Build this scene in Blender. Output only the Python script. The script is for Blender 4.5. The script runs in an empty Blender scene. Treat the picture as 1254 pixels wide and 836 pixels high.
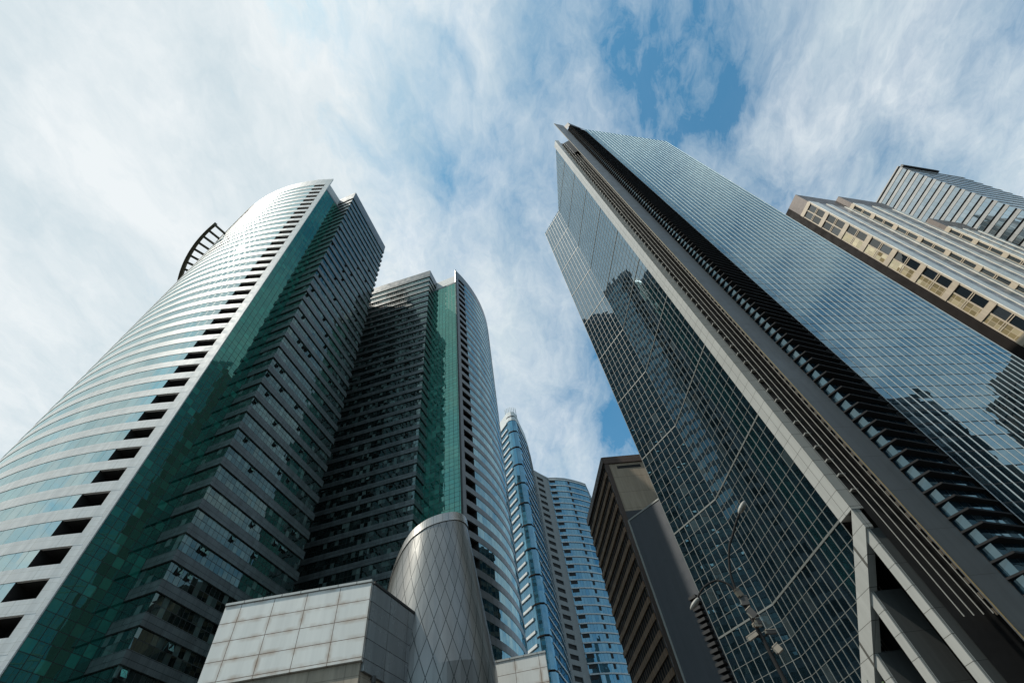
import bpy, math, random
from mathutils import Vector, Matrix
random.seed(7)
R = math.radians
sc = bpy.context.scene
COL = sc.collection
EYE = 1.6

# ------------------------------------------------------------------ helpers
def V2(a): return (math.cos(R(a)), math.sin(R(a)))
def add(p, d, s): return (p[0] + d[0]*s, p[1] + d[1]*s)
def dist(a, b): return math.hypot(a[0]-b[0], a[1]-b[1])

class MB:
    """collects faces (with metre UVs) for ONE mesh object"""
    def __init__(s): s.v = []; s.f = []; s.uv = []; s.sm = []
    def face(s, pts, uvs=None, smooth=False):
        n = len(s.v); s.v += [tuple(p) for p in pts]
        s.f.append(tuple(range(n, n+len(pts))))
        s.uv.append(uvs if uvs else [(p[0]+p[1]*.37, p[2]) for p in pts]); s.sm.append(smooth)
    def wall(s, a, b, z0, z1, u0=0., z0b=None, z1b=None):
        """vertical quad from plan point a to b (outward = right of a->b)"""
        L = dist(a, b); z0b = z0 if z0b is None else z0b; z1b = z1 if z1b is None else z1b
        s.face([(a[0], a[1], z0), (b[0], b[1], z0b), (b[0], b[1], z1b), (a[0], a[1], z1)],
               [(u0, z0), (u0+L, z0b), (u0+L, z1b), (u0, z1)])
    def walls(s, pts, z0, z1, u0=0., close=False):
        P = list(pts) + ([pts[0]] if close else [])
        for a, b in zip(P, P[1:]):
            s.wall(a, b, z0, z1, u0); u0 += dist(a, b)
    def cap(s, pts, z, up=True):
        P = list(pts) if up else list(pts)[::-1]
        s.face([(x, y, z) for x, y in P], [(x, y) for x, y in P])
    def prism(s, pts, z0, z1):
        """pts clockwise or counter-clockwise plan polygon"""
        ar = sum(a[0]*b[1]-b[0]*a[1] for a, b in zip(pts, pts[1:]+pts[:1]))
        P = list(pts) if ar > 0 else list(pts)[::-1]
        s.walls(P, z0, z1, close=True); s.cap(P, z1); s.cap(P, z0, False)
    def bar(s, p, d, L, out, inn, z0, z1, u0=0.):
        """box along plan dir d from p; out/inn = offsets to the right / left of d"""
        n = (d[1], -d[0]); a = add(add(p, n, out), d, 0); b = add(a, d, L)
        c = add(add(p, d, L), n, -inn); e = add(p, n, -inn)
        s.wall(a, b, z0, z1, u0); s.wall(b, c, z0, z1, u0+L); s.wall(c, e, z0, z1, u0); s.wall(e, a, z0, z1, u0)
        s.face([(q[0], q[1], z1) for q in (a, b, c, e)], [(u0, 0), (u0+L, 0), (u0+L, out+inn), (u0, out+inn)])
        s.face([(q[0], q[1], z0) for q in (e, c, b, a)], [(u0, out+inn), (u0+L, out+inn), (u0+L, 0), (u0, 0)])
    def band(s, po, pi, z0, z1, u0=0.):
        """slab between outer polyline po and inner polyline pi"""
        u = u0
        for k in range(len(po)-1):
            a, b, c, e = po[k], po[k+1], pi[k+1], pi[k]; L = dist(a, b)
            s.wall(a, b, z0, z1, u); w = dist(a, e)
            s.face([(q[0], q[1], z1) for q in (a, b, c, e)], [(u, 0), (u+L, 0), (u+L, w), (u, w)])
            s.face([(q[0], q[1], z0) for q in (e, c, b, a)], [(u, w), (u+L, w), (u+L, 0), (u, 0)])
            s.wall(c, e, z0, z1, u); u += L
        s.wall(pi[0], po[0], z0, z1); s.wall(po[-1], pi[-1], z0, z1)
    def hexa(s, P):
        """8 points: 0-3 bottom ring, 4-7 top ring"""
        for q in ((0, 3, 2, 1), (4, 5, 6, 7), (0, 1, 5, 4), (1, 2, 6, 5), (2, 3, 7, 6), (3, 0, 4, 7)):
            s.face([P[i] for i in q])
    def tube(s, pts, r, n=10, caps=True):
        P = [Vector(p) for p in pts]; rr = r if isinstance(r, (list, tuple)) else [r]*len(P)
        rings = []
        up = None
        for i, p in enumerate(P):
            t = (P[min(i+1, len(P)-1)] - P[max(i-1, 0)]).normalized()
            if up is None: up = t.orthogonal().normalized()
            up = (up - t*up.dot(t)).normalized(); w = t.cross(up)
            rings.append([p + (up*math.cos(2*math.pi*k/n) + w*math.sin(2*math.pi*k/n))*rr[i] for k in range(n)])
        for a, b in zip(rings, rings[1:]):
            for k in range(n):
                s.face([a[k], a[(k+1) % n], b[(k+1) % n], b[k]], smooth=True)
        if caps:
            s.face(rings[0][::-1]); s.face(rings[-1])
    def blob(s, c, ax, n=12, m=8):
        """ellipsoid; ax = three Vectors (scaled axes)"""
        c = Vector(c)
        def pt(i, j):
            th = math.pi*i/m; ph = 2*math.pi*j/n
            return c + ax[0]*math.sin(th)*math.cos(ph) + ax[1]*math.sin(th)*math.sin(ph) + ax[2]*math.cos(th)
        for i in range(m):
            for j in range(n):
                q = [pt(i, j), pt(i+1, j), pt(i+1, j+1), pt(i, j+1)]
                if i == 0: q = [q[0], q[1], q[2]]
                elif i == m-1: q = [q[0], q[1], q[3]]
                s.face(q, smooth=True)
    def build(s, name, mat, parent=None, loc=(0, 0, 0)):
        me = bpy.data.meshes.new(name); me.from_pydata(s.v, [], s.f)
        uvl = me.uv_layers.new(name='UVMap'); k = 0
        flat = []
        for u in s.uv:
            for q in u: flat += [q[0], q[1]]
        uvl.data.foreach_set('uv', flat)
        me.polygons.foreach_set('use_smooth', s.sm)
        me.materials.append(mat); me.update()
        o = bpy.data.objects.new(name, me); COL.objects.link(o); o.location = loc
        if parent:
            o.parent = parent; q = parent; off = Vector((0, 0, 0))
            while q: off += q.location; q = q.parent
            o.location = Vector(loc) - off
        return o

def thing(name, label, cat, loc=(0, 0, 0), group=None):
    o = bpy.data.objects.new(name, None); COL.objects.link(o); o.location = loc
    o['label'] = label; o['category'] = cat
    if group: o['group'] = group
    o.empty_display_size = 1
    return o
def again(o, dz=0., dx=0., dy=0., parent=None):
    """a copy of a part (and its sub-parts) shifted"""
    c = o.copy(); COL.objects.link(c)
    if parent: c.parent = parent
    c.location = o.location + Vector((dx, dy, dz))
    for ch in o.children:
        g = ch.copy(); COL.objects.link(g); g.parent = c
    return c

# ------------------------------------------------------------------ materials
class NT:
    def __init__(s, name):
        s.m = bpy.data.materials.new(name); s.m.use_nodes = True; s.t = s.m.node_tree
        s.t.nodes.clear(); s.out = s.t.nodes.new('ShaderNodeOutputMaterial')
    def n(s, typ, ins=None, **kw):
        nd = s.t.nodes.new(typ)
        for k, v in kw.items(): setattr(nd, k, v)
        for k, v in (ins or {}).items(): s.put(nd.inputs[k], v)
        return nd
    def put(s, sock, v):
        if isinstance(v, bpy.types.NodeSocket): s.t.links.new(v, sock)
        else: sock.default_value = v
    def math(s, op, a, b=0., c=None):
        nd = s.t.nodes.new('ShaderNodeMath'); nd.operation = op
        s.put(nd.inputs[0], a); s.put(nd.inputs[1], b)
        if c is not None: s.put(nd.inputs[2], c)
        return nd.outputs[0]
    def vm(s, op, a, b=(0, 0, 0)):
        nd = s.t.nodes.new('ShaderNodeVectorMath'); nd.operation = op
        s.put(nd.inputs[0], a)
        if op == 'SCALE': s.put(nd.inputs['Scale'], b)
        else: s.put(nd.inputs[1], b)
        return nd.outputs[0]
    def mix(s, f, a, b):
        nd = s.t.nodes.new('ShaderNodeMix'); nd.data_type = 'RGBA'
        s.put(nd.inputs[0], f); s.put(nd.inputs[6], a); s.put(nd.inputs[7], b)
        return nd.outputs[2]
    def ramp(s, f, a, b, to0=0., to1=1.):
        nd = s.t.nodes.new('ShaderNodeMapRange'); nd.clamp = True
        s.put(nd.inputs[0], f); s.put(nd.inputs[1], a); s.put(nd.inputs[2], b); s.put(nd.inputs[3], to0); s.put(nd.inputs[4], to1)
        return nd.outputs[0]
    def done(s, surf): s.t.links.new(surf, s.out.inputs[0]); return s.m

def c4(c): return (c[0], c[1], c[2], 1.)
def cells(n, pw, ph):
    """uv in metres -> (cell id vector, fract u in m, fract v in m)"""
    uv = n.n('ShaderNodeTexCoord').outputs['UV']
    sp = n.n('ShaderNodeSeparateXYZ', {0: uv}).outputs
    cu = n.math('DIVIDE', sp[0], pw); cv = n.math('DIVIDE', sp[1], ph)
    fu = n.math('FLOOR', cu); fv = n.math('FLOOR', cv)
    rnd = n.n('ShaderNodeObjectInfo').outputs['Random']
    cid = n.n('ShaderNodeCombineXYZ', {0: fu, 1: fv, 2: n.math('MULTIPLY', rnd, 91.7)}).outputs[0]
    du = n.math('MULTIPLY', n.math('SUBTRACT', cu, fu), pw); dv = n.math('MULTIPLY', n.math('SUBTRACT', cv, fv), ph)
    return cid, du, dv, uv
def line(n, d, p, w):
    """1 on a joint of width w at the edges of a cell of size p"""
    e = n.math('MINIMUM', d, n.math('SUBTRACT', p, d))
    return n.math('LESS_THAN', e, w*.5)

def glass(name, dark, pale, pale_frac, tint, refl, pw, ph, tilt=.012, wave=.006, frame=None, fu=.0, fv=.0, rough=.015, spread=.5):
    """tinted reflective curtain-wall glass: every pane has its own tilt, blind and shade"""
    n = NT(name); cid, du, dv, uv = cells(n, pw, ph)
    wn = n.n('ShaderNodeTexWhiteNoise', {'Vector': cid}); val, colr = wn.outputs[0], wn.outputs[1]
    wn2 = n.n('ShaderNodeTexWhiteNoise', {'Vector': n.vm('ADD', cid, (17.3, 5.1, 2.2))}).outputs[0]
    has = n.math('LESS_THAN', val, pale_frac)
    base = n.mix(has, c4(dark), c4(pale))
    base = n.mix(n.ramp(wn2, 0, 1, 0., spread), base, c4((dark[0]*.3, dark[1]*.3, dark[2]*.3)))
    geo = n.n('ShaderNodeNewGeometry').outputs['Normal']
    t = n.vm('SCALE', n.vm('SUBTRACT', colr, (.5, .5, .5)), tilt*2)
    pos = n.n('ShaderNodeTexCoord').outputs['Object']
    nz = n.n('ShaderNodeTexNoise', {'Vector': pos, 'Scale': .8, 'Detail': 1.}).outputs['Color']
    t2 = n.vm('SCALE', n.vm('SUBTRACT', nz, (.5, .5, .5)), wave*2)
    nor = n.vm('NORMALIZE', n.vm('ADD', n.vm('ADD', geo, t), t2))
    fr = n.n('ShaderNodeFresnel', {'IOR': 1.5, 'Normal': nor}).outputs[0]
    fac = n.math('MULTIPLY_ADD', fr, 1.-refl, refl)
    fac = n.math('MULTIPLY', fac, n.ramp(wn2, 0, 1, .88, 1.))
    gl = n.n('ShaderNodeBsdfGlossy', {'Color': c4(tint), 'Roughness': rough, 'Normal': nor}).outputs[0]
    df = n.n('ShaderNodeBsdfDiffuse', {'Color': base}).outputs[0]
    surf = n.n('ShaderNodeMixShader', {0: fac, 1: df, 2: gl}).outputs[0]
    if frame and (fu or fv):
        ln = None
        if fu: ln = line(n, du, pw, fu)
        if fv:
            l2 = line(n, dv, ph, fv); ln = l2 if ln is None else n.math('MAXIMUM', ln, l2)
        fd = n.n('ShaderNodeBsdfPrincipled', {'Base Color': c4(frame), 'Roughness': .45}).outputs[0]
        surf = n.n('ShaderNodeMixShader', {0: ln, 1: surf, 2: fd}).outputs[0]
    return n.done(surf)

def panel(name, col, pw, ph, ju=.02, jv=.02, joint=(.03, .03, .03), rough=.4, metal=0., var=.12, dirt=.25, spec=.5, rust=None, wave=.0):
    """clad panels with open joints, slight tone change panel to panel, rain streaks"""
    n = NT(name); cid, du, dv, uv = cells(n, pw, ph)
    val = n.n('ShaderNodeTexWhiteNoise', {'Vector': cid}).outputs[0]
    k = n.ramp(val, 0, 1, 1.-var, 1.)
    pos = n.n('ShaderNodeTexCoord').outputs['Object']
    st = n.n('ShaderNodeTexNoise', {'Vector': n.vm('MULTIPLY', pos, (1.6, 1.6, .12)), 'Scale': 1., 'Detail': 5., 'Roughness': .65}).outputs[0]
    k = n.math('MULTIPLY', k, n.ramp(st, .35, .7, 1.-dirt, 1.))
    base = n.mix(k, (0, 0, 0, 1), c4(col))
    ln = line(n, du, pw, ju) if ju else 0.
    if jv: ln = n.math('MAXIMUM', ln, line(n, dv, ph, jv))
    if rust:
        soft = n.math('MAXIMUM', n.ramp(n.math('MINIMUM', du, n.math('SUBTRACT', pw, du)), 0., .24, 1., 0.),
                      n.ramp(n.math('MINIMUM', dv, n.math('SUBTRACT', ph, dv)), 0., .24, 1., 0.))
        nz = n.n('ShaderNodeTexNoise', {'Vector': pos, 'Scale': 1.3, 'Detail': 6.}).outputs[0]
        base = n.mix(n.math('MULTIPLY', soft, n.ramp(nz, .38, .70, 0., .85)), base, c4(rust))
    if ju or jv: base = n.mix(ln, base, c4(joint))
    rg = n.ramp(n.n('ShaderNodeTexNoise', {'Vector': pos, 'Scale': .7, 'Detail': 4.}).outputs[0], .3, .7, rough*.8, min(1, rough*1.25))
    nor = n.n('ShaderNodeNewGeometry').outputs['Normal']
    if wave:
        colr = n.n('ShaderNodeTexWhiteNoise', {'Vector': cid}).outputs[1]
        nor = n.vm('NORMALIZE', n.vm('ADD', nor, n.vm('SCALE', n.vm('SUBTRACT', colr, (.5, .5, .5)), wave*2)))
    p = n.n('ShaderNodeBsdfPrincipled', {'Base Color': base, 'Roughness': rg, 'Metallic': metal, 'Normal': nor, 'Specular IOR Level': spec})
    return n.done(p.outputs[0])

def plain(name, col, rough=.5, metal=0., var=.2, scale=2., spec=.5):
    n = NT(name); pos = n.n('ShaderNodeTexCoord').outputs['Object']
    nz = n.n('ShaderNodeTexNoise', {'Vector': pos, 'Scale': scale, 'Detail': 6., 'Roughness': .6}).outputs[0]
    k = n.ramp(nz, .3, .7, 1.-var, 1.+var*.3)
    base = n.vm('SCALE', c4(col)[:3], k)
    p = n.n('ShaderNodeBsdfPrincipled', {'Base Color': base, 'Roughness': rough, 'Metallic': metal, 'Specular IOR Level': spec})
    return n.done(p.outputs[0])

M = {}
# left / middle round towers
M['white_panel'] = panel('white_aluminium', (.70, .70, .675), 3.2, .88, .04, .03, (.40, .40, .35), .48, .0, .07, .2, spec=.45, wave=.004)
M['grey_panel'] = panel('grey_aluminium', (.17, .18, .18), 1.6, .88, .03, .03, (.08, .08, .08), .32, .0, .1, .2, wave=.01)
M['curve_glass'] = glass('aqua_band_glass', (.06, .18, .18), (.16, .30, .29), .3, (.84, .97, .95), .46, 1.6, 2.36, .0025, .002, (.05, .09, .09), .05, .04)
M['curve_glass_blue'] = glass('blue_band_glass', (.02, .075, .10), (.05, .13, .16), .25, (.60, .86, .90), .36, 1.6, 2.36, .012, .004, (.03, .05, .06), .05, .05)
M['green_glass'] = glass('green_strip_glass', (.006, .058, .047), (.018, .155, .115), .28, (.34, .86, .70), .15, 1.3, 1.366, .007, .003, (.006, .016, .014), .09, .08, spread=.95)
M['green_glass_lit'] = glass('green_strip_glass_lit', (.014, .12, .092), (.05, .22, .17), .32, (.42, .88, .74), .19, 1.3, 1.297, .007, .003, (.008, .03, .025), .10, .09, spread=.75)  # stronger light on the middle strip put into paler glass colours
M['wing_ledge'] = panel('wing_ledge_metal', (.125, .15, .15), 1.3, .8, .03, .06, (.015, .018, .018), .32, .2, .22, .35, wave=.012)
M['wing_glass'] = glass('wing_window_glass', (.008, .016, .015), (.10, .15, .14), .30, (.70, .95, .90), .085, .92, 1.3, .012, .005, (.012, .015, .015), .07, .09, spread=.95)
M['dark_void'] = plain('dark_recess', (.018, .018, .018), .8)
M['core'] = plain('core_concrete', (.10, .10, .10), .8)
M['roof_white'] = plain('pale_roof_render', (.62, .63, .62), .7)
M['bronze'] = plain('bronze_metal', (.075, .068, .048), .75, .0, spec=.15)
# right tower
M['r_glass'] = glass('slate_mirror_glass', (.006, .014, .02), (.04, .055, .06), .04, (.60, .79, .90), .31, 1.19, 1.884, .005, .0035, rough=.01, spread=.6)
M['c_glass'] = glass('blue_mirror_glass', (.012, .028, .04), (.04, .06, .07), .06, (.58, .79, .85), .34, 1.12, 1.88, .006, .0035, (.008, .01, .011), .0, .13, rough=.012, spread=.5)
M['alu'] = plain('brushed_aluminium', (.26, .265, .25), .45, .2, .12, 3.)
M['mullion'] = plain('weathered_mullion', (.165, .175, .165), .5, .2, .12, 3.)
M['alu_bright'] = plain('bright_aluminium', (.46, .49, .50), .4, .2, .08, 3.)
M['r_white'] = panel('pale_grey_panel', (.43, .44, .42), 1.16, 1.884, .05, .045, (.10, .10, .09), .35, .1, .06, .12)
M['r_grey'] = panel('slate_grey_panel', (.105, .112, .114), 1.4, 3.77, .0, .03, (.05, .05, .05), .4, .2, .08, .15)
M['r_strip'] = glass('grey_strip_glass', (.03, .036, .038), (.05, .06, .06), .3, (.75, .85, .9), .16, 1.2, 1.884, .008, .004, (.05, .05, .05), .0, .05)
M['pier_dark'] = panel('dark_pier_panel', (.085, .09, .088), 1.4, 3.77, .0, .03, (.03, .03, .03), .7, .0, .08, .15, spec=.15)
M['r_dark'] = plain('charcoal_metal', (.022, .022, .023), .5, .0, .2)
M['louvre'] = plain('louvre_metal', (.024, .024, .025), .8, .0, .2, spec=.12)
M['bay_glass'] = glass('bay_mirror_glass', (.012, .03, .045), (.05, .08, .10), .15, (.60, .82, .86), .15, 1.1, 1.253, .012, .006, (.02, .02, .022), .06, .0)
M['taupe'] = plain('taupe_slab', (.13, .11, .085), .6)
M['leaf'] = plain('leaf_green', (.05, .12, .03), .5, 0, .4, 3.)
M['brass'] = plain('brass_strip', (.42, .32, .17), .35, .6)
# brown mid building
M['beige'] = panel('beige_stone', (.42, .345, .26), 9.5, 4.4, .0, .05, (.10, .08, .06), .75, 0, .05, .22)
M['brown'] = plain('brown_stone', (.085, .058, .046), .6)
M['brown_ledge'] = panel('brown_ledge', (.30, .185, .115), 1.5, 3.05, .12, 0, (.07, .05, .04), .8, 0, .2, .25, spec=.15)
M['brown_glass'] = glass('brown_window_glass', (.012, .012, .012), (.06, .055, .05), .2, (.8, .8, .8), .12, 1.5, 1.8, .02, .006, (.10, .075, .06), .45, .0)
M['brown_window'] = panel('shaded_brown_window', (.016, .014, .013), 1.5, 1.9, .42, .0, (.11, .075, .055), .8, 0, .5, .2, spec=.06)  # shade of the recessed windows put into a dark base colour
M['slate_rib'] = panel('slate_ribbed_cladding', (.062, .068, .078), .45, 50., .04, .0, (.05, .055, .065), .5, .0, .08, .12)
# blue towers
M['blue_glass'] = glass('blue_apartment_glass', (.016, .07, .10), (.05, .15, .20), .35, (.40, .74, .95), .28, 1.5, 3.45, .02, .006, (.03, .06, .08), .07, .0, spread=.9)
M['blue_glass_deep'] = glass('deep_blue_glass', (.012, .045, .07), (.04, .10, .14), .25, (.38, .72, .95), .28, 1.2, 3.45, .02, .006, (.02, .04, .06), .07, .1, spread=.9)
M['pale_ledge'] = plain('pale_render', (.55, .58, .58), .6, 0, .12, .5)
M['tan_render'] = plain('tan_render', (.25, .255, .25), .7, 0, .15, .4)
# far right
M['granite'] = panel('brown_granite', (.15, .115, .10), .9, .9, .03, .03, (.09, .065, .055), .45, 0, .18, .2)
M['granite_dark_shade'] = panel('dark_granite_with_shade', (.016, .012, .0105), .9, .9, .03, .03, (.01, .008, .007), .6, 0, .2, .2, spec=.1)  # shadow on the flank put into near-black granite; dark nose rings share it
M['gold_stone'] = panel('cream_granite', (.50, .415, .31), 1.2, 1.2, .02, .02, (.30, .22, .15), .4, 0, .1, .15)
M['cream_sheen'] = panel('cream_granite_with_sheen', (.88, .84, .75), 2.4, 1.2, .0, .03, (.5, .43, .35), .22, 0, .15, .15)  # sun and sky sheen put into a near-white base colour
M['fr_glass'] = glass('bronze_window_glass', (.012, .018, .024), (.05, .06, .07), .2, (.95, .9, .8), .10, 1.9, 3.0, .03, .01, (.45, .36, .25), .0, .0)
M['fr_gold_reflection'] = glass('gold_reflection_glass', (.40, .31, .16), (.65, .54, .34), .45, (1., .88, .62), .40, .95, 1.2, .05, .02, (.45, .36, .25), .06, .08)  # reflected sun put into the gold pane colours
M['strip_stone'] = panel('rose_grey_strip', (.30, .26, .25), 30., 3.6, .0, 1.8, (.09, .11, .12), .3, 0, .1, .1)
M['g_glass'] = glass('pale_office_glass', (.10, .14, .16), (.18, .22, .24), .4, (.85, .95, 1.), .42, 1.4, 2.1, .01, .005, (.10, .11, .11), .07, .05)
M['g_panel'] = panel('warm_grey_panel', (.34, .34, .33), 4.2, 1.3, .05, .0, (.10, .10, .10), .45, 0, .15, .15)
M['g_dark'] = plain('dark_channel', (.03, .033, .035), .5)
# foreground
M['stone_white'] = panel('pale_box_panel', (.70, .70, .66), 2.03, 1.01, .035, .035, (.12, .075, .045), .35, 0, .05, .12, rust=(.30, .19, .11))
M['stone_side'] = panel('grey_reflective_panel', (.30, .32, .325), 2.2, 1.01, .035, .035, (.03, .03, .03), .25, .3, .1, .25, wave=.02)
M['tan_stone'] = panel('weathered_tan_stone', (.40, .34, .26), 2.03, .62, .02, .02, (.12, .09, .06), .8, 0, .15, .45)
M['lamp_pole'] = plain('galvanised_steel', (.018, .018, .018), .8, .0, spec=.15)
M['lamp_shell'] = plain('lamp_housing', (.30, .29, .26), .5)
M['lamp_lens'] = plain('lamp_lens', (.16, .15, .12), .2)
M['black_kit'] = plain('black_equipment', (.03, .027, .024), .5)
M['beige_kit'] = plain('beige_equipment', (.27, .23, .18), .5)
M['asphalt'] = plain('asphalt', (.055, .055, .056), .9, 0, .3, .4)

def drum_mat():
    n = NT('diamond_steel_cladding')
    uv = n.n('ShaderNodeTexCoord').outputs['UV']; sp = n.n('ShaderNodeSeparateXYZ', {0: uv}).outputs
    a = n.math('DIVIDE', sp[0], .86); b = n.math('DIVIDE', sp[1], 2.3)
    s1, s2 = n.math('ADD', a, b), n.math('SUBTRACT', a, b)
    f1, f2 = n.math('FRACT', s1), n.math('FRACT', s2)
    e = n.math('MINIMUM', n.math('MINIMUM', f1, n.math('SUBTRACT', 1., f1)), n.math('MINIMUM', f2, n.math('SUBTRACT', 1., f2)))
    ln = n.math('LESS_THAN', e, .03)
    cid = n.n('ShaderNodeCombineXYZ', {0: n.math('FLOOR', s1), 1: n.math('FLOOR', s2)}).outputs[0]
    wn = n.n('ShaderNodeTexWhiteNoise', {'Vector': cid})
    pos = n.n('ShaderNodeTexCoord').outputs['Object']
    st = n.n('ShaderNodeTexNoise', {'Vector': n.vm('MULTIPLY', pos, (2., 2., .25)), 'Scale': 1., 'Detail': 5.}).outputs[0]
    k = n.math('MULTIPLY', n.ramp(wn.outputs[0], 0, 1, .88, 1.), n.ramp(st, .35, .7, .8, 1.))
    base = n.mix(ln, n.mix(k, (0, 0, 0, 1), (.27, .265, .25, 1)), (.03, .035, .03, 1))
    nor = n.vm('NORMALIZE', n.vm('ADD', n.n('ShaderNodeNewGeometry').outputs['Normal'], n.vm('SCALE', n.vm('SUBTRACT', wn.outputs[1], (.5, .5, .5)), .035)))
    met = n.math('MULTIPLY', n.math('SUBTRACT', 1., ln), .62)
    p = n.n('ShaderNodeBsdfPrincipled', {'Base Color': base, 'Roughness': .28, 'Metallic': met, 'Normal': nor})
    return n.done(p.outputs[0])
M['drum'] = drum_mat()
M['drum_trim'] = panel('steel_trim', (.42, .40, .37), .8, 5., .03, 0, (.05, .05, .05), .28, .85, .1, .15)

# ------------------------------------------------------------------ camera
cam = bpy.data.cameras.new('camera'); camo = bpy.data.objects.new('camera', cam); COL.objects.link(camo)
cam.sensor_width = 36.; cam.lens = 16.08; cam.clip_start = .1; cam.clip_end = 20000
RX = (.982212, -.187776, 0.); RY = (.150815, .788876, .595759); RZ = (-.111869, -.585162, .803163)
camo.matrix_world = Matrix(((RX[0], -RX[1], -RX[2], 0), (RY[0], -RY[1], -RY[2], 0), (RZ[0], -RZ[1], -RZ[2], EYE), (0, 0, 0, 1)))
sc.camera = camo

# ------------------------------------------------------------------ ground
g = MB(); g.cap([(-4000, -4000), (4000, -4000), (4000, 4000), (-4000, 4000)], 0.)
o = g.build('ground', M['asphalt']); o['kind'] = 'structure'

# ------------------------------------------------------------------ twin round towers
def arc(c, r, a0, a1, n):
    return [(c[0]+r*math.cos(R(a0+(a1-a0)*k/n)), c[1]+r*math.sin(R(a0+(a1-a0)*k/n))) for k in range(n+1)]

def round_tower(root, H, fh, zoff, nfl, c, r, a0, a1, gdir, W1, W2, wd_side, W3, mats, crown, back_pts):
    """arc facade from the corner E, green glass strip from E along gdir, ribbed wing W1-W2"""
    sg = 1 if a1 > a0 else -1                      # sense in which the arc leaves E
    per = 360./(2*math.pi*r)                       # degrees per metre of arc
    def A(s, out=0.): a = R(a0+sg*s*per); return (c[0]+(r+out)*math.cos(a), c[1]+(r+out)*math.sin(a))
    total = abs(a1-a0)/per
    def S(s0, s1, step=2.): n = max(1, int((s1-s0)/step+.5)); return [s0+(s1-s0)*k/n for k in range(n+1)]
    E = A(0); gd = V2(gdir); top = H+EYE
    def orient(P): return P if sg > 0 else P[::-1]   # outward must lie right of travel
    base = zoff
    nlow = 0
    # ---- one floor of each kind, then copies
    sp = MB()
    so = [A(s) for s in S(0, total)]; si = [A(s, -.45) for s in S(0, total)]
    sp.band(orient(so), orient(si), 2.36, fh-.002)
    pr = S(0, 1.75, .6); sp.band(orient([A(s, -.02) for s in pr]), orient([A(s, -.45) for s in pr]), -.001, 2.358)
    spandrel = sp.build('spandrel_band', M[mats['sp']], root, (0, 0, base))
    wb = MB(); wb.walls(orient([A(s, -.06) for s in S(5.6, total)]), 0, 2.36, 5.6 if sg > 0 else 0)
    window = wb.build('window_band', M[mats['cg']], root, (0, 0, base))
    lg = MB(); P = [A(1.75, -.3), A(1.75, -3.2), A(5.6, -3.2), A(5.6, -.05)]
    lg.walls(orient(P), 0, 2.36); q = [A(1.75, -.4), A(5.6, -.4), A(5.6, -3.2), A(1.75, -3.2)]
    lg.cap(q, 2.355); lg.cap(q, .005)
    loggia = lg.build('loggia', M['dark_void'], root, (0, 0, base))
    gs = MB(); g0 = add(E, gd, .16); gL = 12.; g1 = add(g0, gd, gL)
    gs.wall(*(orient([g1, g0])), 0, fh)
    strip = gs.build('glass_strip', M[mats['gs']], root, (0, 0, base))
    # wing polyline: from the glass, round W1, to W2
    sd = V2(wd_side); wf = ((W2[0]-W1[0])/dist(W1, W2), (W2[1]-W1[1])/dist(W1, W2))
    Wq = add(W1, sd, 7.)
    bk = (-wf[1], wf[0])
    if (bk[0]*sd[0]+bk[1]*sd[1]) < 0: bk = (-bk[0], -bk[1])   # inwards from the front
    X = lambda p, i, j: add(add(p, wf, i), bk, j)
    od = .30
    Wo = [add(Wq, wf, 0), W1, X(W2, .25, 0), X(W2, .25, 7)]
    Wi = [add(Wq, wf, od), X(W1, od, od), X(W2, -.3, od), X(W2, -.3, 7)]
    wl = MB(); wl.band(orient(Wo[::-1]), orient(Wi[::-1]), 2.55, fh)
    ledge = wl.build('wing_ledge', M['wing_ledge'], root, (0, 0, base))
    ww = MB(); Wg = [X(Wq, od-.05, 0), X(W1, od-.05, od-.05), X(W2, -.25, od-.05), X(W2, -.25, 7)]
    ww.walls(orient(Wg[::-1]), 0, 2.56)
    wing = ww.build('wing_window_band', M['wing_glass'], root, (0, 0, base))
    for k in range(1, nfl):
        for o in (spandrel, window, loggia, ledge, wing): again(o, dz=k*fh)
        if k < nfl-2: again(strip, dz=k*fh)
    # ---- awning sashes standing open here and there
    sm = MB(); hm = MB(); fo = (-bk[0], -bk[1])
    def q3(p, z): return (p[0], p[1], z)
    sa, sb = (0, 0), (wf[0]*.82, wf[1]*.82); fa, fb = add(sa, fo, .42), add(sb, fo, .42)
    sm.hexa([q3(fa, 1.42), q3(fb, 1.42), q3(add(fb, fo, .04), 1.44), q3(add(fa, fo, .04), 1.44), q3(sa, 2.44), q3(sb, 2.44), q3(add(sb, fo, .04), 2.46), q3(add(sa, fo, .04), 2.46)])
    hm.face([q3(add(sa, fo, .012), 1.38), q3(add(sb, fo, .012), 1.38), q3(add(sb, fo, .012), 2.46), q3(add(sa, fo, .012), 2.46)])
    L = dist(W1, W2); first = None
    for _ in range(78):
        i = .6+.92*int(random.uniform(0, (L-2)/.92)); kf = int(random.uniform(1, nfl-6)); p = X(W1, i, od-.05)
        if first is None:
            first = sm.build('awning_sash', M['wing_glass'], root, (p[0], p[1], base+kf*fh))
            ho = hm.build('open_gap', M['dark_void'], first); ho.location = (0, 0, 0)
        else:
            cpy = again(first, parent=root); cpy.location = Vector((p[0], p[1], base+kf*fh)) - root.location
    # ---- tops
    zt = base+nfl*fh
    t = MB(); t.band(orient(so), orient(si), zt, top)
    t.build('parapet', M[mats['sp']], root)
    nn = (gd[1], -gd[0]) if sg > 0 else (-gd[1], gd[0]); inn_ = (-nn[0], -nn[1])
    if (c[0]-E[0])*inn_[0]+(c[1]-E[1])*inn_[1] < 0: inn_ = nn
    zs = base+(nfl-2)*fh
    h0, h1 = add(g0, inn_, 2.2), add(g1, inn_, 2.2)
    t = MB(); t.wall(*(orient([h1, h0])), zs-1, top-.6); t.build('roof_wall', M['roof_white'], root)
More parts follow.
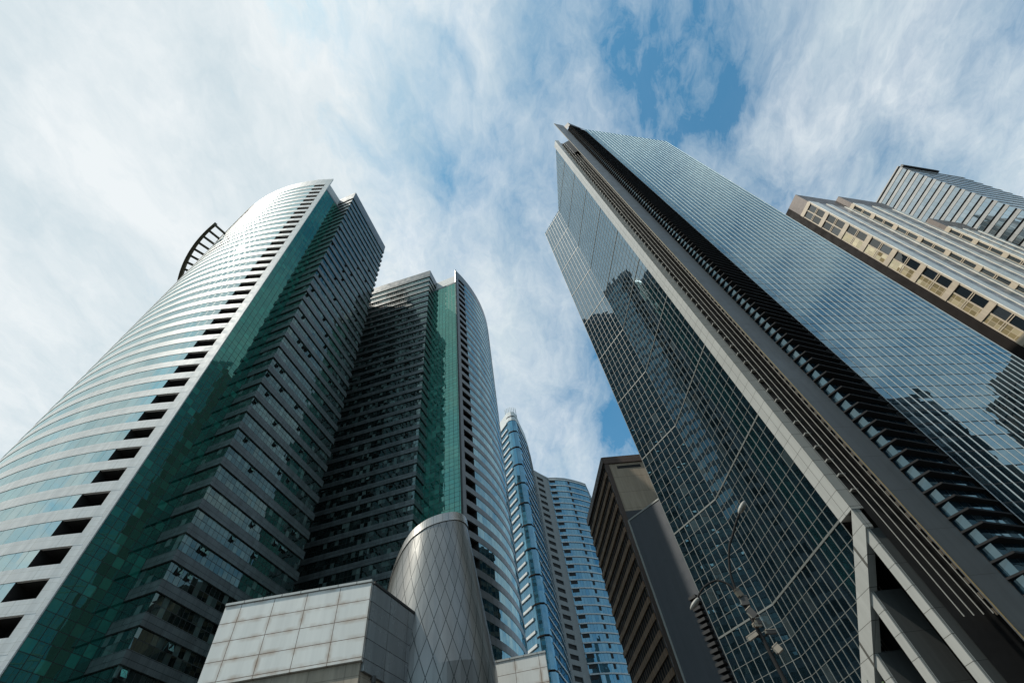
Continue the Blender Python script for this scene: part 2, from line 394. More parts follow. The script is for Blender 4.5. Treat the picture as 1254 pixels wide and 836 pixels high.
    t = MB(); q = orient([g1, g0]); dq = ((q[1][0]-q[0][0])/gL, (q[1][1]-q[0][1])/gL)
    t.bar(q[0], dq, gL, .05, .4, zs, zs+1.1); t.build('strip_coping', M['wing_cap'], root)
    t = MB(); Wo2 = [add(Wq, wf, 0), W1, X(W2, .05, 0), X(W2, .05, 9)]
    t.band(orient(Wo2[::-1]), orient(Wi[::-1]+[])[:4], zt, top); t.build('wing_parapet', M['wing_cap'], root)
    # corner trim of E
    t = MB()
    t.prism([A(-.02, .03), A(.5, .03), A(.5, -.5), add(E, gd, .15)], 0, top+.3); t.build('corner_trim', M[mats['trim']], root)
    # solid inside
    inner = [A(s, -3.3) for s in S(1., total, 4.)]
    poly = inner + back_pts + [X(W2, -1.2, 3), X(W1, 1.2, 1.2), X(add(W1, sd, 6.6), 1.4, 0), add(add(g0, gd, 1.), ((inner[0][0]-g0[0])/dist(inner[0], g0), (inner[0][1]-g0[1])/dist(inner[0], g0)), 1.2)]
    t = MB(); t.prism(poly, 0, zs-1.5); t.build('core', M['core'], root)
    t = MB(); rp = [A(s, -.6) for s in S(.6, total, 4.)] + back_pts + [X(W2, -1., .8), X(W1, .8, .8), X(add(W1, sd, 6.6), 1.4, 0), poly[-1]]
    t.prism(rp, zs-1.45, zs-1.1); t.build('roof', M['roof_white'], root)
    return A, top, zt

M['wing_cap'] = panel('wing_cap_metal', (.14, .155, .16), 1.3, 2.4, .03, .03, (.08, .08, .08), .35, .3, .1, .2)
# --- left tower
LT = thing('skyscraper', 'tall tower at left with curved white banded facade, green glass strip and curved roof visor', 'skyscraper', (-70, 90, 0))
LC, LR = (-68.446, 103.813), 58.02
A, top, zt = round_tower(LT, 192, 4.1, 0., 46, LC, LR, -79.4, -178, 77.5, (-51., 53.5), (-46.9, 78.5), 168., None,
    dict(sp='white_panel', cg='curve_glass', gs='green_glass', trim='white_panel'), True, [(-100, 125), (-76.5, 83.7+8), (-52, 82)])
# roof visor of curved bronze fascia on rafters
vis = thing
def LA(s, out=0.):
    per = 360./(2*math.pi*LR); a = R(-79.4-s*per); return (LC[0]+(LR+out)*math.cos(a), LC[1]+(LR+out)*math.sin(a))
v = MB(); ss = [35+k*1.5 for k in range(20)]; zv = 163.6
v.band([LA(s, 4.6) for s in ss][::-1], [LA(s, 3.6) for s in ss][::-1], zv, zv+2.0)
vo = v.build('roof_visor', M['bronze'], LT)
for k in range(10):
    s = 35.3+k*3.1; v = MB(); p = LA(s, -1.); q = LA(s, 3.6); d = ((q[0]-p[0])/dist(p, q), (q[1]-p[1])/dist(p, q))
    v.bar(p, d, dist(p, q), .22, .22, zv+.7, zv+1.5); v.build('rafter', M['bronze'], vo)
v = MB()
for k in range(12):                                # dark louvred screen set on the facade beside the roof edge
    z0_, z1_ = 168.+k*2.15, 168.+(k+1)*2.15-.25
    sl = 39.6-5.2*k/11.; st = [sl+(52.-sl)*j/10. for j in range(11)]
    v.band([LA(q, .16) for q in st][::-1], [LA(q, -.1) for q in st][::-1], z0_, z1_)
v.build('roof_screen', M['bronze'], LT)
# --- middle tower
MT = thing('skyscraper', 'middle twin tower with dark ribbed wing, bright green glass strip and curved blue side', 'skyscraper', (-40, 120, 0))
A2, top2, zt2 = round_tower(MT, 178, 3.89, .72, 45, (-67.4, 118.55), 57.5, -31., 68., 168., (-28.5, 86.9), (-62.3, 91.2), 79., None,
    dict(sp='grey_panel', cg='curve_glass_blue', gs='green_glass_lit', trim='pier_dark'), False, [(-70, 150), (-66, 112), (-63, 95)])

# ------------------------------------------------------------------ right tower
RT = thing('skyscraper', 'huge dark mirror glass tower at right with pale corner column and stacked louvres', 'skyscraper', (40, 60, 0))
FH = 3.768
def clip_top(top, u): return top(u) if top else 1e9
def face_grid(parent, p0, d, L, zlo, zhi, module, cols, rows, mat_g, mat_m, thick, top=None, bot=None, vw=.095, vd=.05, hw=.055, hd=.03, hbars=True):
    """curtain wall from plan p0 along d (outward right of d), split in modules of several storeys"""
    pw = L/cols; z = zlo; k = 0
    while z < zhi-.01:
        z1 = min(z+module, zhi)
        gm = MB(); mm = MB(); n = 0
        for i in range(cols):
            ua, ub = i*pw, (i+1)*pw
            ta, tb = min(z1, clip_top(top, ua)), min(z1, clip_top(top, ub))
            ba, bb = (max(z, bot(ua)), max(z, bot(ub))) if bot else (z, z)
            if max(ta-ba, tb-bb) > .01:
                ta, tb = max(ta, ba), max(tb, bb)
                a, b = add(p0, d, ua), add(p0, d, ub)
                gm.wall(a, b, ba, ta, ua, bb, tb); n += 1
        for i in range(cols+1):
            u = i*pw; t = min(z1, clip_top(top, u)); b0 = max(z, bot(u)) if bot else z
            if t-b0 > .05: mm.bar(add(p0, d, u-vw/2), d, vw, vd, .0, b0, t)
        nr = int(round(module/rows)) if False else rows
        for j in range(rows+1):
            zz = z+module*j/rows
            if zz > z1+.01: break
            ua = 0.; ub = L
            if top:   # keep only the stretch under the sloped top
                us = [i*L/40 for i in range(41) if top(i*L/40) > zz]
                if not us: continue
                ua, ub = us[0], us[-1]
            if bot:
                us = [i*L/80 for i in range(81) if bot(i*L/80) < zz and ua <= i*L/80 <= ub]
                if not us: continue
                ua, ub = us[0], us[-1]
            if j == 0 and thick: mm.bar(add(p0, d, ua), d, ub-ua, hd+.05, .0, zz-.11, zz+.11)
            elif hbars and j < rows: mm.bar(add(p0, d, ua), d, ub-ua, hd, .0, zz-hw/2, zz+hw/2)
        if n:
            o = gm.build('curtain_wall', M[mat_g], parent)
            if mm.v: mm.build('mullion_grid', M[mat_m], o)
        z = z1; k += 1

ZT = 22.83+EYE                                     # a thick storey line measured on the corner
Z0 = ZT-2*15.07
a1 = (25.6, 64.2); dA = V2(127); a0 = add(a1, dA, 9.75)
face_grid(RT, a0, V2(-53), 9.75, Z0, 161.6, 15.07, 8, 8, 'r_glass', 'mullion', True)
dB = V2(-78.5)
topB = lambda u: 161.6+16.5*max(0., u)/19.8
botB = lambda u: 12.7-1.75+EYE+(u-5.9)/(17.85-5.9)*(22.45-12.7)
face_grid(RT, a1, dB, 17.75, Z0, 178.2, 15.07, 15, 8, 'r_glass', 'mullion', True, topB, botB)
# pale corner column
cB = add(a1, dB, 17.78); cE = add(a1, dB, 20.1)
dN = V2(12)
t = MB(); nB = (dB[1], -dB[0])
t.bar(cB, dB, 2.32, .12, 1.2, 22.6+EYE, 178.8)
col = t.build('corner_column', M['r_white'], RT)
t = MB(); t.bar(add(cE, dN, .12), dN, 1.0, -.15, 1.1, 22.6+EYE, 177.6); t.build('column_return', M['r_strip'], RT)
# recess with tall fins and storey slabs
nS = add(cE, dN, 1.12)
t = MB(); t.wall(nS, add(nS, dN, 9.), 0, 174.4, 0, 0, 168.); t.build('recess_wall', M['r_dark'], RT)
for s, w in ((1.5, .045), (2.4, .055), (3.3, .055), (4.2, .055)):
    t = MB(); p = add(add(cE, dN, s), (dN[1], -dN[0]), .55)
    t.bar(p, dN, w, .05, .05, 14, 174.5-1.15*s); t.build('recess_fin', M['alu'], RT)
rl = MB()
for j in range(1):
    rl.bar(add(cE, dN, 1.12), dN, .75, .5, .1, 0, .14)
rl0 = rl.build('rung', M['alu'], RT, (0, 0, 26.))
for k in range(1, 78): again(rl0, dz=k*1.884)
tp = MB()
for j in range(3): tp.bar(add(cE, dN, 4.9), dN, 3.2, 1.5-.0, .1, j*1.256, j*1.256+.5)
sl0 = tp.build('recess_slabs', M['taupe'], RT, (0, 0, 14.))
for k in range(1, 42): again(sl0, dz=k*FH)
# slate grey column in front of the recess
gP = (30., 39.4)
t = MB()
q0, q1 = add(gP, dN, .3), add(gP, dN, 3.1); nin = (-dN[1], dN[0])
def slab_top(a, b, th, z0, za, zb):
    c, e = add(b, nin, th), add(a, nin, th); m = MB()
    m.wall(a, b, z0, za, 0, z0, zb); m.wall(b, c, z0, zb); m.wall(c, e, z0, zb, 0, z0, za); m.wall(e, a, z0, za)
    m.face([(a[0], a[1], za), (b[0], b[1], zb), (c[0], c[1], zb), (e[0], e[1], za)]); return m
slab_top(q0, q1, .22, 0, 182.4, 179.2).build('grey_column', M['r_grey'], RT)
t = MB(); t.bar(add(q0, dN, -.075), dN, .07, .02, .05, 0, 181.9); t.build('brass_strip', M['brass'], RT)
# triangular bay wrapped in louvres
Q0 = q1; nout = (dN[1], -dN[0]); Q1 = add(add(gP, dN, 4.05), nout, 1.45); Q2 = add(gP, dN, 9.6)
def off(p, s): return add(p, nout, s)
b1 = ((Q1[0]-Q0[0])/dist(Q0, Q1), (Q1[1]-Q0[1])/dist(Q0, Q1)); b2 = ((Q2[0]-Q1[0])/dist(Q1, Q2), (Q2[1]-Q1[1])/dist(Q1, Q2))
m1 = (b1[1], -b1[0]); m2 = (b2[1], -b2[0])
Lo = [add(Q0, m1, .0), add(add(Q1, m1, .0), m2, .0), add(Q2, m2, .0)]
Li = [add(add(Q0, m1, -.42), dN, 0.), add(add(Q1, b1, -.3), m2, -.45), add(Q2, m2, -.42)]
bg = MB(); bg.walls(Li, 0, FH); bay0 = bg.build('bay_glazing', M['bay_glass'], RT, (0, 0, 3.2))
lv = MB()
for j in range(3): lv.band(Lo, Li, j*FH/3+.0, j*FH/3+.16)
lv0 = lv.build('louvre_bank', M['louvre'], RT, (0, 0, 3.2))
for k in range(1, 45): again(bay0, dz=k*FH); again(lv0, dz=k*FH)
# sloped cap over the bay
zc = 3.2+45*FH
t = MB(); t.face([(Lo[0][0], Lo[0][1], zc+4.5), (Lo[1][0], Lo[1][1], zc+4.), (Lo[2][0], Lo[2][1], zc+1.2)])
t.wall(Lo[0], Lo[1], zc, zc+4.5, 0, zc, zc+4.); t.wall(Lo[1], Lo[2], zc, zc+4., 0, zc, zc+1.2); t.build('bay_cap', M['r_dark'], RT)
# blue face with white fins
c0 = Q2; CL = 24.7
topC = lambda u: 174.2-14.7*u/CL
face_grid(RT, c0, dN, CL, 3.2, 174.3, 15.07, 22, 8, 'c_glass', 'alu_bright', False, topC, None, .075, .06, hbars=False)
# body behind the glass
cEnd = add(c0, dN, CL)
body = [add(a0, V2(37), .3), add(a1, (.8, .6), .35), add(add(cE, dN, 1.3), nin, 1.5), add(add(cE, dN, 12.), nin, 1.5), add(c0, nin, .5), add(cEnd, nin, .5), add(cEnd, nin, 26), add(a0, (.40, .917), 22)]
t = MB(); t.prism(body, 24.5, 159.); t.build('core', M['core'], RT)
low = [add(a0, V2(37), .3), add(a1, (.8, .6), .6), add(add(cE, dN, 9.), nin, 14), add(c0, nin, .5), add(cEnd, nin, .5), add(cEnd, nin, 26), add(a0, (.40, .917), 22)]
t = MB(); t.prism(low, 0, 24.45); t.build('lobby_core', M['r_dark'], RT)
# upper sloping block between the two raised rooflines
t = MB(); P = [add(a1, (.8, .6), .35), add(add(cB, (.98, .2), 1.3), dB, -.2), add(nS, nin, .3), add(add(c0, nin, .5), dN, 0), add(cEnd, nin, .5), add(cEnd, nin, 26)]
ZZ = [161., 175.5, 173.5, 173., 158.8, 158.]
for i in range(6):
    a, b = P[i], P[(i+1) % 6]; t.wall(a, b, 158.5, ZZ[i], 0, 158.5, ZZ[(i+1) % 6])
t.face([(P[i][0], P[i][1], ZZ[i]) for i in range(6)]); t.build('roof', M['r_dark'], RT)
# raking beam and the piers under it
def Bp(u, out=0.): return add(add(a1, dB, u), nB, out)
t = MB()
p, q = Bp(20.05, .14), Bp(3., .14); zp, zq = 22.6+EYE, 22.6+EYE-17.05*.79
i0, i1 = Bp(20.05, -.7), Bp(3., -.7)
t.hexa([(p[0], p[1], zp-1.9), (q[0], q[1], zq-1.9), (i1[0], i1[1], zq-1.9), (i0[0], i0[1], zp-1.9), (p[0], p[1], zp), (q[0], q[1], zq), (i1[0], i1[1], zq), (i0[0], i0[1], zp)])
t.build('raking_beam', M['r_white'], RT)
for k, (u, dep) in enumerate(((19.95, 4.2), (15.4, 3.0), (11.0, 2.6), (6.8, 2.4))):
    zh = 22.6+EYE-(20.05-u)*.79-1.9
    t = MB(); t.bar(Bp(u-1.05, -.02), dB, 1.0, .0, .3, 0, zh); pr = t.build('pier', M['r_white'], RT)
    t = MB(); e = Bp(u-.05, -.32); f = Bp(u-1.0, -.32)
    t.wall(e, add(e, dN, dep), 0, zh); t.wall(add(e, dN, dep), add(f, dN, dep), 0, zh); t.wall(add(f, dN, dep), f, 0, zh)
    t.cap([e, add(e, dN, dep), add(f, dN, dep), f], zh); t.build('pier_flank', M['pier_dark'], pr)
for k, u in enumerate((17.2, 16.6, 12.8, 12.3, 8.6, 8.2)):
    t = MB(); t.bar(add(Bp(u, -.3), dN, 3.2), dB, .09, .05, .05, 0, 20); t.build('glazing_bar', M['alu'], RT)

t = MB(); t.bar(add(Bp(6.9, -.25), dN, .1), dB, 3.6, .0, 1.0, 11.6, 12.9); t.build('planter_ledge', M['r_grey'], RT)
PL = thing('shrub', 'small green leafy shrub on the ledge between the pale piers of the mirror tower', 'shrub', (*Bp(8., -.8), 12.9))
t = MB(); pc = Vector((*Bp(7.9, -.7), 13.3))
for _ in range(260):
    q = Vector((random.gauss(0, .45), random.gauss(0, .45), abs(random.gauss(0, .38))-.3)); e1 = Vector((random.uniform(-1, 1), random.uniform(-1, 1), random.uniform(-.6, .8))).normalized()
    e2 = e1.orthogonal().normalized(); c_ = pc+q
    t.face([c_-e1*.16, c_+e2*.05, c_+e1*.16, c_-e2*.05])
t.build('foliage', M['leaf'], PL)
t = MB(); t.tube([pc+Vector((0, 0, -.45)), pc+Vector((.02, .02, .1))], [.05, .02], 7); t.build('stem', M['brown'], PL)

# ------------------------------------------------------------------ brown building in the middle distance
BM = thing('office_building', 'brown office block with ribbed side and plain beige end wall, beside the mirror tower', 'office building', (20, 105, 0))
bp = (17.4, 97.9); dF = V2(9); dS = V2(101.)
t = MB(); t.bar(add(bp, dF, 1.0), dF, 20., -.25, 2., 59.3+EYE, 72.9+EYE); endw = t.build('end_wall', M['beige'], BM)
t = MB(); t.bar(add(bp, dF, 2.9), dF, 6.2, -.246, .3, 71.3+EYE, 72.2+EYE); t.build('vent_slot', M['dark_void'], endw)
t = MB(); t.bar(bp, dF, 1.0, .0, 1.2, 0, 75+EYE); t.build('corner_pier', M['brown'], BM)
t = MB(); t.bar(add(bp, dF, -.1), dF, 24., .1, 3., 72.95+EYE, 75+EYE); t.build('parapet', M['brown'], BM)
t = MB(); t.bar(add(bp, dF, 1.0), dF, 20., -.1, 2., 56.6+EYE, 59.25+EYE); t.build('slate_band', M['slate_rib'], BM)  # dark blue-grey band below the beige end wall
t = MB(); t.prism([add(add(bp, dF, .5), dS, .6), add(add(bp, dF, 22), dS, .6), add(add(bp, dF, 22), dS, 28.), add(add(bp, dF, .5), dS, 28.)], 0, 74.5+EYE); t.build('core', M['brown'], BM)
s0 = add(bp, dS, 28.); ds = V2(-79)
t = MB(); t.bar(s0, ds, 28., .45, .3, 73.2+EYE, 75+EYE); t.build('side_parapet', M['brown'], BM)
t = MB(); t.bar(s0, ds, 27.2, .25, .2, 0, 1.15); lg0 = t.build('storey_ledge', M['brown_ledge'], BM, (0, 0, 1.35))
t = MB(); t.wall(s0, add(s0, ds, 27.4), 1.15, 3.05); wn0 = t.build('window_band', M['brown_window'], BM, (0, 0, 1.35))
for k in range(1, 24): again(lg0, dz=k*3.05); again(wn0, dz=k*3.05)

# ------------------------------------------------------------------ slate clad annexe in front of it
AN = thing('office_building', 'windowless slate grey ribbed annexe in front of the brown office block', 'office building', (20, 84, 0))
n0, n1 = (16.3, 86.), (22.9, 79.7)
dn = ((n1[0]-n0[0])/dist(n0, n1), (n1[1]-n0[1])/dist(n0, n1))
t = MB(); t.bar(n0, dn, dist(n0, n1)+.6, 0, 9., 0, 49.6+EYE); t.build('clad_wall', M['slate_rib'], AN)
t = MB(); t.bar(add(n0, dn, -.35), dn, .35, .12, .5, 0, 49.9+EYE); t.build('edge_trim', M['alu'], AN)
t = MB(); t.bar(add(n0, dn, 0), dn, dist(n0, n1)+.6, .1, .4, 49.65+EYE, 49.95+EYE); t.build('coping', M['alu'], AN)
ft = MB(); ft.bar(add(n0, dn, 6.3), dn, 1.4, 1.1, -.01, 0, .42); f0 = ft.build('sunshade_blade', M['r_dark'], AN, (0, 0, 2.))
for k in range(1, 38): again(f0, dz=k*.84)

# ------------------------------------------------------------------ far blue apartment towers
F1 = thing('apartment_tower', 'slim far apartment tower with rounded blue glass nose and white crown', 'apartment tower', (-8, 155, 0))
P0 = [(-21., 162.), (-12.6, 151.6), (-8.9, 146.8)]
nose = [(-8.9, 146.8), (-8.1, 145.9), (-6.6, 145.5), (-5.2, 146.), (-4.6, 147.6)]
side = [(-4.6, 147.6), (-3.7, 153.5), (-2.3, 161.8), (-1.7, 171.), (-1.6, 181.), (-1.7, 192.)]
fhF = 3.45; nF = 41
t = MB(); t.walls(P0, 0, fhF); w1 = t.build('window_band', M['blue_glass_deep'], F1)
t = MB(); po = P0; pi = [add(p, (.6, .8), .6) for p in P0]
t.band([add(p, (-.75, -.6), .45) for p in P0], pi, 2.7, 3.44); w2 = t.build('pale_ledge', M['pale_ledge'], F1)
t = MB(); t.walls(nose, 0, fhF); w3 = t.build('glass_nose', M['blue_glass'], F1)
t = MB(); t.walls(side, 0, fhF); w4 = t.build('side_glazing', M['blue_glass_deep'], F1)
t = MB(); t.band([add(p, (.95, -.2), .25) for p in side], [add(p, (-.95, .2), .3) for p in side], 2.95, 3.44); w5 = t.build('side_ledge', M['pale_ledge'], F1)
for k in range(1, nF):
    for o in (w1, w2, w3, w4, w5): again(o, dz=k*fhF)
t = MB(); t.band([add(p, (0, -1), .28) for p in nose], [add(p, (0, 1), .4) for p in nose], 0, .4); r0 = t.build('nose_ring', M['granite_dark_shade'], F1, (0, 0, 4.))
for k in range(1, 17): again(r0, dz=k*8.72)
t = MB(); t.prism([(-20, 162.5), (-12, 152.3), (-8.6, 147.5), (-5.2, 147.8), (-4.4, 153.8), (-3, 162), (-2.6, 191), (-18, 190)], 0, 141.4); t.build('core', M['core'], F1)
t = MB(); cr = P0[1:]+nose[1:]+side[1:4]
t.band([add(p, (0, -1), .2) for p in cr], [add(p, (0, 1), .6) for p in cr], nF*fhF, nF*fhF+5.0); t.build('crown_band', M['pale_ledge'], F1)
for k in range(7):
    p = (-9.2+k*.78, 148.2-.9*math.sin(k*math.pi/6)); t = MB(); t.bar(p, (1, 0), .28, .2, 1.2, nF*fhF+5.0, nF*fhF+9.6); t.build('crown_fin', M['pale_ledge'], F1)
t = MB(); t.prism([(-8.6, 149.4), (-4.2, 149.4), (-4.2, 156), (-10.5, 156)], nF*fhF+2.5, nF*fhF+6.4); t.build('roof_room', M['tan_render'], F1)

F1.scale = (1.35,)*3; F1.location = (-8*1.35, 155*1.35, -.56)
F2 = thing('apartment_tower', 'far blue glass apartment tower with curved front and grey pier of square openings', 'apartment tower', (12, 215, 0))
pA, pB = (-2.2, 191.8), (5., 200.9)
dp = ((pB[0]-pA[0])/dist(pA, pB), (pB[1]-pA[1])/dist(pA, pB)); pL = dist(pA, pB)
t = MB(); t.bar(pA, dp, pL, 0, .5, 1.7, 3.45); t.bar(pA, dp, 2.6, 0, .5, 0, 1.7); t.bar(add(pA, dp, 7.4), dp, pL-7.4, 0, .5, 0, 1.7)
x1 = t.build('pier_storey', M['tan_render'], F2)
t = MB(); t.wall(add(add(pA, dp, 2.6), (-dp[1], dp[0]), .45), add(add(pA, dp, 7.4), (-dp[1], dp[0]), .45), 0, 1.7); x2 = t.build('loggia', M['dark_void'], F2)
fr2 = [(5., 200.9), (9., 202.), (13.5, 203.9), (18., 206.9), (21.4, 209.6), (24.2, 212.1), (27., 226.)]
t = MB(); t.walls(fr2, 0, 3.45); x3 = t.build('window_band', M['blue_glass'], F2)
t = MB(); t.band([add(p, (.4, -.9), .3) for p in fr2], [add(p, (-.4, .9), .3) for p in fr2], 2.95, 3.44); x4 = t.build('pale_ledge', M['pale_ledge'], F2)
t = MB(); q = add(fr2[0], (.96, .3), .4); t.wall(add(q, (.3, -.95), .12), add(add(q, (.96, .3), 3.), (.3, -.95), .12), 1.5, 2.94)
x5 = t.build('balcony_opening', M['dark_void'], F2)
t = MB(); q = add(fr2[0], (.93, .37), 7.2); t.wall(add(q, (.4, -.92), .18), add(add(q, (.92, .40), 4.2), (.4, -.92), .18), 1.2, 2.94)
x6 = t.build('balcony_opening', M['dark_void'], F2)
for k in range(1, 43):
    for o in (x1, x2, x3, x4, x5, x6): again(o, dz=k*3.45)
t = MB(); z2 = 43*3.45
t.band([pA]+[add(p, (.4, -.9), .2) for p in fr2], [add(pA, (-.6, .8), .6)]+[add(p, (-.4, .9), .5) for p in fr2], z2, z2+1.1); t.build('parapet', M['tan_render'], F2)
t = MB(); t.prism([(-1.5, 193.5), (4.6, 201.8), (13, 204.8), (23.5, 212.8), (26, 226), (5, 240), (-4, 225)], 0, z2+2); t.build('core', M['core'], F2)

F2.scale = (1.35,)*3; F2.location = (12*1.35, 215*1.35, -.56)
# ------------------------------------------------------------------ brown and gold stepped building, far right
FR = thing('office_building', 'brown granite tower at far right with stepped bays, cream bands and windows coloured by a golden reflection', 'office building', (95, 65, 0))
dl = V2(107); df = V2(18.5); A0 = (82.8, 58.4)
P1 = add(A0, dl, -3.85); md = 7.25
nl = (-dl[1]*-1*-1, dl[0])  # not used for shading, only a left normal
ol = (-math.sin(R(107)), math.cos(R(107)))        # outward of the left-facing walls
zFR = 110+EYE
def left_bay(p_front, p_back, ztop, nmod, first=False):
    """left-facing wall of a bay: from the back corner to the front corner"""
    d = ((p_front[0]-p_back[0])/dist(p_front, p_back), (p_front[1]-p_back[1])/dist(p_front, p_back)); L = dist(p_front, p_back)
    t = MB(); t.bar(p_back, d, L, .02, .6, ztop, ztop+5.6); t.build('bay_parapet', M['granite'], FR)
    b = MB(); b.bar(p_back, d, L, .22, .3, 0, 1.25); b0 = b.build('cream_band', M['gold_stone'], FR, (0, 0, ztop-1.25))
    w = MB(); w.wall(p_back, add(p_back, d, L), 0, md-1.25, 0); mat = 'fr_glass'
    wo = w.build('window', M['fr_glass'], FR, (0, 0, ztop-md))
    m = MB(); h = md-1.25
    m.bar(p_back, d, .22, .12, .1, 0, h); m.bar(add(p_back, d, L-.25), d, .25, .14, .1, 0, h)
    if L > 2: m.bar(add(p_back, d, L*.5-.13), d, .26, .12, .1, 0, h)
    m.bar(p_back, d, L, .10, .1, h*.5-.28, h*.5-.12); m.bar(p_back, d, L, .10, .1, h*.5+.12, h*.5+.28)
    mo = m.build('window_frame', M['gold_stone'], wo); mo.location = (0, 0, 0)
    for k in range(1, nmod):
        again(b0, dz=-k*md); c = again(wo, dz=-k*md)
        if first and k >= 2 :
            pass
    return d, L
def front_bay(p, L, ztop, z0=0.):
    """front wall: cream piers with sheen in their colour at both sides of a strip of stone and windows"""
    n = (df[1], -df[0])
    for a, b in ((.0, .22), (.42, .56), (.86, 1.)):
        t = MB(); t.bar(add(p, df, L*a), df, L*(b-a), .16, .3, z0, ztop); t.build('cream_pier', M['cream_sheen'], FR)
    for a, b in ((.22, .42), (.56, .86)):
        t = MB(); t.bar(add(p, df, L*a), df, L*(b-a), .02, .3, z0, ztop); t.build('window_strip', M['strip_stone'], FR)
    t = MB(); t.bar(p, df, L, .0, .5, ztop, ztop+5.6); t.build('bay_parapet', M['granite'], FR)
left_bay(P1, A0, zFR, 15, True)
t = MB(); t.bar(add(A0, dl, 5.), V2(-73), 4.98, .0, 1., 0, zFR+5.6); t.build('plain_flank', M['granite_dark_shade'], FR)  # shadow falling on this wall is put into its colour
front_bay(P1, 13.1, zFR)
P2b = add(P1, df, 13.1); P2 = add(P2b, dl, -1.25)
left_bay(P2, P2b, zFR, 15); front_bay(P2, 15., zFR)
P3b = add(P2, df, 15.); P3 = add(P3b, dl, -1.2)
left_bay(P3, P3b, zFR-14.5, 13); front_bay(P3, 11., zFR-14.5)
P4 = add(P3, df, 11.)
t = MB(); t.prism([add(add(A0, dl, 5.), df, .8), add(add(P1, df, .8), dl, .8), add(P2b, dl, .9), add(P3b, dl, .9), add(P4, dl, 1.), add(P4, dl, 16), add(add(A0, dl, 14.), df, .8)], 0, zFR-16); t.build('core', M['brown'], FR)
t = MB(); t.prism([add(add(A0, dl, 5.), df, .8), add(add(P1, df, .8), dl, .8), add(P2b, dl, .9), add(add(P3b, dl, .9), df, -.8), add(add(P3b, dl, 12.), df, -.8), add(add(A0, dl, 9.), df, .8)], zFR-15.9, zFR+3.); t.build('upper_core', M['brown'], FR)
# golden sun reflection, put into the pane colour of the lower windows
t = MB(); 
for k in range(2, 15):
    zz = zFR-(k+1)*md
    t.wall(add(add(A0, ol, .05), dl, -.05), add(add(A0, ol, .05), dl, -1.85), zz+.1, zz+md-1.35)
t.build('gold_reflection', M['fr_gold_reflection'], FR)

FR.scale = (1.36364,)*3; FR.location = (95*1.36364, 65*1.36364, -.58)
# ------------------------------------------------------------------ grey glass tower, far right behind
GT = thing('office_building', 'pale grey glass office tower with dark storey lines behind the brown stepped building', 'office building', (190, 95, 0))
gc = (175.3, 82.); gl = V2(107); gf = V2(18)
gb = add(gc, gl, 15.5)
t = MB(); t.wall(gb, gc, 0, 2.1); y1 = t.build('window_band', M['g_glass'], GT)
t = MB(); t.bar(gb, V2(-73), 15.5, .12, .3, 2.1, 3.4); y2 = t.build('spandrel_band', M['g_panel'], GT)
t = MB(); t.wall(add(gb, ol, -.3), add(gc, ol, -.3), 3.38, 4.17); y3 = t.build('dark_channel', M['g_dark'], GT)
t = MB(); t.bar(gc, gf, 33., .12, .3, 2.1, 3.4); y4 = t.build('side_spandrel', M['g_panel'], GT)
t = MB(); t.wall(gc, add(gc, gf, 33.), 0, 4.15); y5 = t.build('side_glazing', M['g_glass'], GT)
for k in range(1, 44):
    for o in (y1, y2, y3, y4, y5): again(o, dz=k*4.15)
zG = 44*4.15
t = MB(); t.bar(add(gb, V2(-73), -.2), V2(-73), 15.9, .3, .5, zG, zG+.5); t.build('roof_edge', M['g_panel'], GT)
t = MB(); t.bar(add(gc, gf, 2.), gf, 19., .9, .5, zG+.3, zG+1.5); t.build('roof_gutter', M['g_dark'], GT)
t = MB(); t.prism([add(add(gc, gl, .6), gf, .6), add(add(gc, gl, .6), gf, 33), add(add(gc, gl, 15), gf, 33), add(add(gc, gl, 15), gf, .6)], 0, zG+.2); t.build('core', M['core'], GT)

# ------------------------------------------------------------------ pale box building and steel drum in front
BX = thing('pavilion', 'low box building clad in pale panels with rust stained joints, in front of the towers', 'pavilion', (-14, 30, 0))
bc = (-11.35, 27.35); d1 = V2(2.4); d2 = V2(76.5)
bl = add(bc, d1, -9.02)
t = MB(); t.bar(add(bl, d1, .0), d1, 9.02, 0, .3, 10.83+EYE, 15.05+EYE, .9+.11)
for i, uvs in enumerate(t.uv): t.uv[i] = [(u, v-10.98-EYE+.0) for u, v in uvs]
t.build('panel_wall', M['stone_white'], BX)
t = MB(); t.bar(add(bl, d1, -.02), d1, 9.06, .06, .36, 15.06+EYE, 15.2+EYE); t.build('coping', M['r_white'], BX)
t = MB(); t.bar(add(bl, d1, .02), d1, 8.9, -.18, .5, 0, 10.82+EYE); t.build('stone_base', M['tan_stone'], BX)
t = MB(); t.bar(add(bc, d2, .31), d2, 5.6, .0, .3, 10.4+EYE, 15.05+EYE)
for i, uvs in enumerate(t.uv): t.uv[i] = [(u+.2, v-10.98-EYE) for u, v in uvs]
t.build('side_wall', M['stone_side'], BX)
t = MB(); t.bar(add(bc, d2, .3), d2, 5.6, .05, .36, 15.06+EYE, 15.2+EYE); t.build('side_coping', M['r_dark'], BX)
t = MB(); t.bar(add(bc, d2, .34), d2, 5.5, -.15, .4, 0, 10.38+EYE); t.build('side_base', M['tan_stone'], BX)
t = MB(); t.prism([add(bl, d2, .4), add(add(bc, d2, .4), d1, -.4), add(add(bc, d2, 5.7), d1, -.4), add(bl, d2, 5.7)], .2, 14.9+EYE); t.build('core', M['core'], BX)
